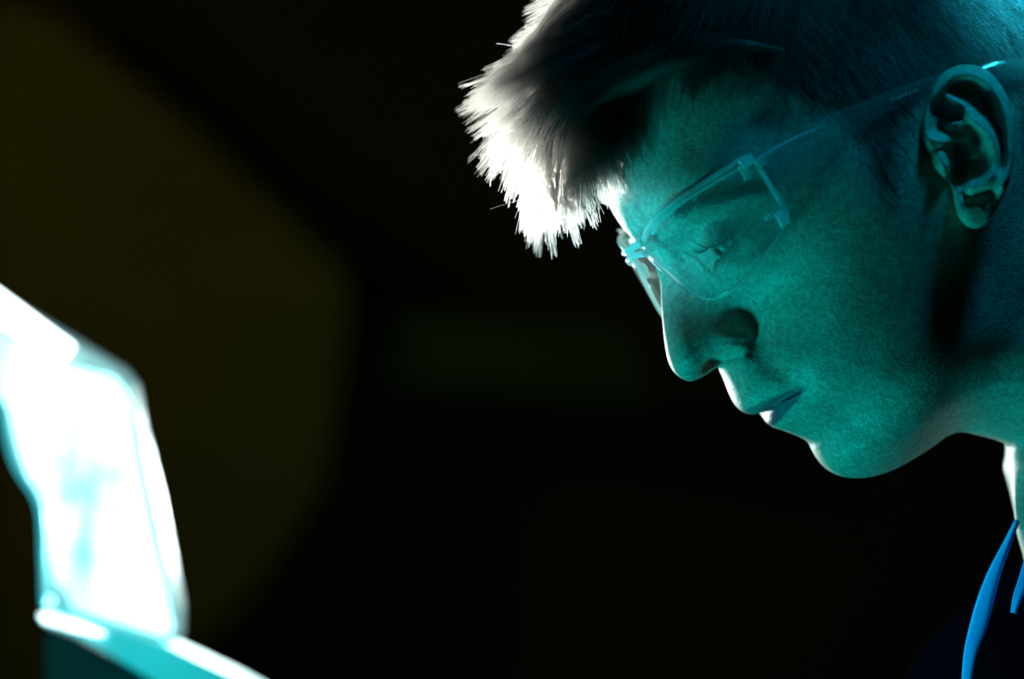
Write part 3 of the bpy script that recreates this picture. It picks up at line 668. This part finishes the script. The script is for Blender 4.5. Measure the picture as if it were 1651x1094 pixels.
def tube_w(name, P, rad, m, parent, n_=10, closed=False, flat=1.0):
    P = np.array(P); k = len(P); V = []; T = np.gradient(P, axis=0) if not closed else (np.roll(P, -1, 0) - np.roll(P, 1, 0)); T = nrm(T)
    ref = LV
    rad = np.broadcast_to(rad, (k,))
    for i in range(k):
        x = nrm(np.cross(T[i], ref)); y = np.cross(T[i], x)
        th = np.linspace(0, 2 * np.pi, n_, endpoint=False)[:, None]; V.append(P[i] + (np.cos(th) * x + np.sin(th) * y * flat) * rad[i])
    if closed: V.append(V[0])
    V = np.concatenate(V); kk = len(V) // n_; Fl = []
    for i in range(kk - 1):
        for c in range(n_): c2 = (c + 1) % n_; Fl.append((i * n_ + c, i * n_ + c2, (i + 1) * n_ + c2, (i + 1) * n_ + c))
    if not closed: Fl += [tuple(range(n_))[::-1], tuple((kk - 1) * n_ + c for c in range(n_))]
    return put(link(name, mesh_py(name, V, Fl), m), parent)
def pxline(pts, k=40):
    P = np.array(pts, float); Q, _ = catmull(P, k); a, b = AB(Q[:, 0], Q[:, 1], Q[:, 2]); return np.stack([a, b, Q[:, 2]], -1)
def rbox(name, c, ax, ay, az, m, parent, bev=.0004):
    V = [c + ax * i + ay * j + az * k for i in (-1, 1) for j in (-1, 1) for k in (-1, 1)]
    Fl = [(0, 1, 3, 2), (4, 6, 7, 5), (0, 4, 5, 1), (2, 3, 7, 6), (0, 2, 6, 4), (1, 5, 7, 3)]
    o = put(link(name, mesh_py(name, V, Fl), m, smooth=False), parent); md = o.modifiers.new('b', 'BEVEL'); md.width = bev; md.segments = 3; return o
def shell(G, sgn, off_in):
    """two-sided shell from a grid G (a,b,w)"""
    return W3(G[..., 0], G[..., 1], G[..., 2] * sgn).reshape(-1, 3)
for sgn in (1, -1):
    G = np.stack([A, Bb, Wq], -1)
    # outward normal of the wrap surface in (a,w)
    na = np.ones_like(Wq); nw = 36.5 * 2.4 / 66. * (np.abs(Wq) / 66.) ** 1.4; nl = np.hypot(na, nw); na /= nl; nw /= nl
    Gi = G.copy(); Gi[..., 0] -= na * 2.0; Gi[..., 2] -= nw * 2.0
    n_, m_ = A.shape; V = np.concatenate([shell(G, sgn, 0), shell(Gi, sgn, 0)])
    f1 = grid_faces(n_, m_, 0, wrap=True, flip=(sgn < 0)); f2 = grid_faces(n_, m_, n_ * m_, wrap=True, flip=(sgn > 0))
    ii = np.arange(n_); i2 = (ii + 1) % n_; e1 = ii * m_ + m_ - 1; e2 = i2 * m_ + m_ - 1
    f3 = np.stack([e1, e2, e2 + n_ * m_, e1 + n_ * m_], -1)
    put(link('lens', mesh_np('lens', V, np.concatenate([f1, f2, f3])), lens_m), glasses)
    Gr = G[:, -1] * .5 + Gi[:, -1] * .5; Wr = W3(Gr[:, 0], Gr[:, 1], Gr[:, 2] * sgn)
    yy = LQ[:, 1]; xx = LQ[:, 0]
    rr_ = np.interp(np.arange(len(xx)) / len(xx), [0, .06, .2, .33, .36, .52, .60, .75, .9, 1], [1.3, 1.5, 1.1, .9, .7, .8, 1.0, .9, 1.0, 1.3])
    tube_w('rim', Wr, rr_ * .85 / 1000, rim_m, glasses, closed=True)
    # inner brow bar
    q = wrap(*np.array([(1048,378),(1066,352),(1098,326),(1140,300),(1180,278),(1198,268)], float).T); P = np.stack([q[0] - 1.2, q[1], q[2] * sgn], -1); P, _ = catmull(P, 40)
    tube_w('brow_bar', W3(P[:, 0], P[:, 1], P[:, 2]), np.interp(np.linspace(0, 1, 40), [0, .3, 1], [1.0, 1.1, .55]) / 1000, rim_m, glasses)
    # side bar, hinges
    P = pxline([(1214,256,66.5),(1240,298,67),(1268,343,66.5)]); tube_w('side_bar', W3(P[:, 0], P[:, 1], P[:, 2] * sgn), .00065, rim_m, glasses)
    def hb(name, x, y, w, la, lb, lw, rot):
        a, b = AB(x, y, w); c = W3(float(a), float(b), w * sgn); ca_, sa_ = math.cos(R(rot)), math.sin(R(rot))
        rbox(name, c, (FV * ca_ + UV * sa_) * la / 1000, (-FV * sa_ + UV * ca_) * lb / 1000, LV * lw / 1000, rim_m, glasses)
    hb('hinge', 1204, 260, 65.5, 2.6, 1.9, 1.4, -2); hb('hinge', 1201, 277, 64.5, 1.5, 3.0, .8, 5); hb('hinge', 1261, 352, 65.5, 1.8, 3.0, 1.4, 2); hb('hinge', 1247, 345, 64.0, 3.6, .7, .9, 0); hb('hinge', 1225, 262, 67.2, 1.3, 1.6, .9, 0)
    # temple arm: ribbon between upper and lower edge, running past the ear
    up = pxline([(1217,250,67.5),(1270,218,68.5),(1330,187,70),(1400,160,72.5),(1465,134,75),(1520,117,76),(1580,104,76.5),(1651,93,76),(1720,85,73)], 60)
    lo = pxline([(1270,346,67.5),(1277,318,68.5),(1296,280,69.5),(1340,238,71),(1400,200,73),(1470,162,75),(1530,138,76),(1600,131,76),(1720,128,73)], 60)
    rows = [up * (1 - t) + lo * t + [0, 0, .5 * math.sin(math.pi * t)] for t in np.linspace(0, 1, 9)]
    G = np.stack(rows, 1); Gi = G - [0, 0, 1.4]; n2, m2 = G.shape[:2]
    V = np.concatenate([shell(G, sgn, 0), shell(Gi, sgn, 0)]); f1 = grid_faces(n2, m2, 0, flip=(sgn > 0)); f2 = grid_faces(n2, m2, n2 * m2, flip=(sgn < 0))
    arm = put(link('temple_arm', mesh_np('temple_arm', V, np.concatenate([f1, f2])), arm_m), glasses)
    P = pxline([(1217,262,68.2),(1250,240,68.8),(1290,219,69.4),(1328,202,70)], 30)
    rib = tube_w('rib', W3(P[:, 0], P[:, 1], P[:, 2] * sgn), np.interp(np.linspace(0, 1, 30), [0, .5, 1], [.9, .7, .15]) / 1000, rim_m, glasses)
# bridge piece and nose pads
P = np.array([(59.5, 33.0, 12), (61.5, 33.4, 7), (62.4, 33.2, 0), (61.5, 33.4, -7), (59.5, 33.0, -12)]); P, _ = catmull(P, 24)
tube_w('bridge', W3(P[:, 0], P[:, 1], P[:, 2]), .0015, rim_m, glasses, flat=1.0)
P = np.array([(60.5, 29.0, 11), (62.0, 30.2, 6), (62.6, 30.4, 0), (62.0, 30.2, -6), (60.5, 29.0, -11)]); P, _ = catmull(P, 24)
tube_w('bridge', W3(P[:, 0], P[:, 1], P[:, 2]), .0013, rim_m, glasses)
for sgn in (1, -1):
    P = np.array([(59.5, 28.5, 9.5 * sgn), (57.8, 24.5, 9.2 * sgn), (57.6, 20.5, 10.2 * sgn)]); P, _ = catmull(P, 16)
    tube_w('nose_pad', W3(P[:, 0], P[:, 1], P[:, 2]), np.interp(np.linspace(0, 1, 16), [0, .5, 1], [1.0, 1.7, .8]) / 1000, rim_m, glasses, flat=.5)
# raised lettering on the arm
def arm_text(txt, x0, y0, x1, y1, w, size):
    c = bpy.data.curves.new('lettering', 'FONT'); c.body = txt; c.size = size; c.extrude = .00008; c.align_x = 'LEFT'
    o = bpy.data.objects.new('lettering', c); COL.objects.link(o); c.materials.append(ink_m)
    a0, b0 = AB(x0, y0, w); a1, b1 = AB(x1, y1, w + 1.2); p0 = W3(float(a0), float(b0), w); p1 = W3(float(a1), float(b1), w + 1.2)
    X = Vector(nrm(p1 - p0)); Z = Vector(LV); Y = Z.cross(X).normalized(); Z = X.cross(Y)
    mt = Matrix((X, Y, Z)).transposed().to_4x4(); mt.translation = Vector(p0)
    dg = bpy.context.evaluated_depsgraph_get(); me_ = bpy.data.meshes.new_from_object(o.evaluated_get(dg)); bpy.data.objects.remove(o); bpy.data.curves.remove(c)
    me_.transform(mt); put(link('lettering', me_, ink_m if not me_.materials else None, smooth=False), glasses)
ink_m = princ('lettering', (.55, .60, .60), .4)
arm_text('TI ooMI n cc', 1437, 165, 1493, 141, 75.3, .0021)
arm_text('ttuc', 1373, 192, 1386, 185, 72.6, .0013)

# ------------------------------------------------------------------ glowing lamp housing at the left
def patchy_glow(name, strength, lo=.42, hi=.60, scale=26.):
    m, n, out = mat(name); L = n.links; e = N(n, 'ShaderNodeEmission'); tc = N(n, 'ShaderNodeTexCoord'); mp = N(n, 'ShaderNodeMapping'); mp.inputs['Scale'].default_value = (1.6, 1, .7)
    nz = N(n, 'ShaderNodeTexNoise'); nz.inputs['Scale'].default_value = scale; nz.inputs['Detail'].default_value = 2; L.new(tc.outputs['Object'], mp.inputs[0]); L.new(mp.outputs[0], nz.inputs['Vector'])
    r_ = N(n, 'ShaderNodeMapRange'); r_.inputs[1].default_value = lo; r_.inputs[2].default_value = hi; L.new(nz.outputs[0], r_.inputs[0])
    mx = N(n, 'ShaderNodeMix', data_type='RGBA'); mx.inputs[6].default_value = (.10, .60, .75, 1); mx.inputs[7].default_value = (2.4, 3.2, 3.2, 1); L.new(r_.outputs[0], mx.inputs[0])
    L.new(mx.outputs[2], e.inputs[0]); e.inputs[1].default_value = strength; L.new(e.outputs[0], out.inputs[0]); return m
glow = patchy_glow('lamp_glow', 1.4, .30, .50); glow2 = emis('lamp_tube_glow', (.86, 1.0, 1.0), 6.0); glow3 = emis('edge_glow', (.06, .62, .72), .8)
acr = clear_plastic('acrylic', (.45, .92, .95), .6, haze=.16, rough=.4)
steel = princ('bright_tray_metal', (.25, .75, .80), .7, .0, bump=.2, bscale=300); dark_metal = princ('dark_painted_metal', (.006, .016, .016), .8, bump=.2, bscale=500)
YL = .27
lamp = empty('inspection_lamp', tuple(at(170, 1040, YL)), 'glowing white lamp in a clear housing at the lower left', 'lamp')
def prism(name, poly, y0, y1, m, parent, bev=.0):
    n_ = len(poly); V = [at(x, y, y0) for x, y in poly] + [at(x, y, y0) + np.array([0, y1 - y0, 0]) for x, y in poly]
    Fl = [tuple(range(n_)), tuple(range(n_, 2 * n_))[::-1]] + [(i, i + n_, (i + 1) % n_ + n_, (i + 1) % n_) for i in range(n_)]
    o = put(link(name, mesh_py(name, V, Fl), m, smooth=False), parent)
    if bev: md = o.modifiers.new('b', 'BEVEL'); md.width = bev; md.segments = 3
    return o
prism('diffuser', [(-60,470),(5,545),(70,585),(130,598),(175,608),(200,640),(205,700),(222,790),(238,870),(262,960),(272,1020),(255,1032),(190,1010),(120,985),(88,935),(78,880),(76,830),(50,790),(30,730),(14,660),(-60,560)], YL, YL + .022, glow, lamp, .003)
prism('housing', [(-70,430),(0,480),(190,596),(209,622),(220,690),(248,800),(284,985),(283,1040),(262,1050),(150,1010),(66,978),(66,860),(60,805),(36,775),(18,720),(2,650),(-70,560)], YL - .006, YL + .030, acr, lamp, .003)
def tube_px(name, pts, rad, m, parent, n_=14):
    P = np.array([at(x, y, yy) for x, y, yy in pts]); Q, _ = catmull(np.c_[P[:, [0, 2]], P[:, 1]], 30); Q = Q[:, [0, 2, 1]]
    return tube_w(name, Q, np.interp(np.linspace(0, 1, 30), np.linspace(0, 1, len(rad)), rad), m, parent, n_)
tube_px('tube', [(-80,440,YL-.012),(0,495,YL-.012),(60,538,YL-.012),(108,572,YL-.012)], [.0068,.0066,.0062,.0058], glow2, lamp)
tube_px('edge_strip', [(216,660,YL-.008),(236,760,YL-.008),(262,890,YL-.008),(279,1000,YL-.008)], [.0008,.0012,.0014,.0008], glow3, lamp)  # emissive strips stand for housing edges catching the lamp's light
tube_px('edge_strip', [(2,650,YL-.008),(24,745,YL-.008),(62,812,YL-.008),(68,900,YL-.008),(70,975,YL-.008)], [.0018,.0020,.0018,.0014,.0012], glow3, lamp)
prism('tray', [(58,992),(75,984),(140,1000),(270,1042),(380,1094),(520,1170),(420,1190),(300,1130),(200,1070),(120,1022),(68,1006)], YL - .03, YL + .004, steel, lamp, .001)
prism('tray_edge_glow', [(62,990),(80,987),(130,1004),(170,1022),(158,1024),(110,1014),(70,1003)], YL - .033, YL - .0305, glow, lamp)  # emissive sliver painting lamp light onto the tray edge
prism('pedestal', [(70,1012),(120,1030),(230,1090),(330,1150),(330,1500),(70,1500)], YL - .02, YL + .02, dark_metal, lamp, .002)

# ------------------------------------------------------------------ the dark workshop behind
wall_m = princ('wall_paint', (.018, .018, .010), .9, bump=.3, bscale=20, noise_mix=.2)
def quadbox(name, x0, x1, y0, y1, z0, z1, m, kind=None, bev=0):
    V = [(x, y, z) for x in (x0, x1) for y in (y0, y1) for z in (z0, z1)]
    Fl = [(0, 1, 3, 2), (4, 6, 7, 5), (0, 4, 5, 1), (2, 3, 7, 6), (0, 2, 6, 4), (1, 5, 7, 3)]
    o = link(name, mesh_py(name, V, Fl), m, smooth=False)
    if kind: o['kind'] = kind
    return o
quadbox('wall_back', -2.4, 2.4, 2.9, 3.0, 0, 2.8, wall_m, 'structure')
quadbox('floor', -2.4, 2.4, -2.0, 2.9, -.05, 0, princ('floor_concrete', (.05, .05, .045), .8, bump=.3, bscale=30), 'structure')

pl_ = bpy.data.lights.new('tray_fill_light', 'POINT'); pl_.energy = .03; pl_.color = (0.15, .95, 1); pl_.shadow_soft_size = .01; po = bpy.data.objects.new('tray_fill_light', pl_); COL.objects.link(po); po.location = at(235, 1000, YL - .07)  # added point light to brighten the tray, not a separate lamp
olive = princ('olive_board', (.055, .052, .007), .9, bump=.2, bscale=8, noise_mix=.25)
def far_board(name, poly, y, thick, m):
    V = [at(x, yy, y) for x, yy in poly] + [at(x, yy, y) + np.array([0, thick, 0]) for x, yy in poly]; n_ = len(poly)
    Fl = [tuple(range(n_)), tuple(range(n_, 2 * n_))[::-1]] + [(i, i + n_, (i + 1) % n_ + n_, (i + 1) % n_) for i in range(n_)]
    o = link(name, mesh_py(name, V, Fl), m, smooth=False); return o
o = far_board('partition_panel', [(-20,-10),(90,30),(300,200),(560,440),(560,520),(520,780),(400,960),(120,1240),(-20,1240)], 2.5, .03, olive)
o['label'] = 'large dim olive panel, out of focus in the dark behind the lamp'; o['category'] = 'panel'
green = princ('green_board', (.010, .030, .010), .9, bump=.2, bscale=8, noise_mix=.25)
o = far_board('wall_panel', [(640,500),(1010,520),(1040,640),(620,620)], 2.6, .03, green)
o['label'] = 'very dim dark green panel on the far wall left of the nose'; o['category'] = 'panel'
bl = bpy.data.lights.new('dim_green_light', 'POINT'); bl.energy = .8; bl.color = (.5, 1, .3); bl.shadow_soft_size = .1; bo = bpy.data.objects.new('dim_green_light', bl); COL.objects.link(bo); bo.location = (.05, 2.0, 1.0)
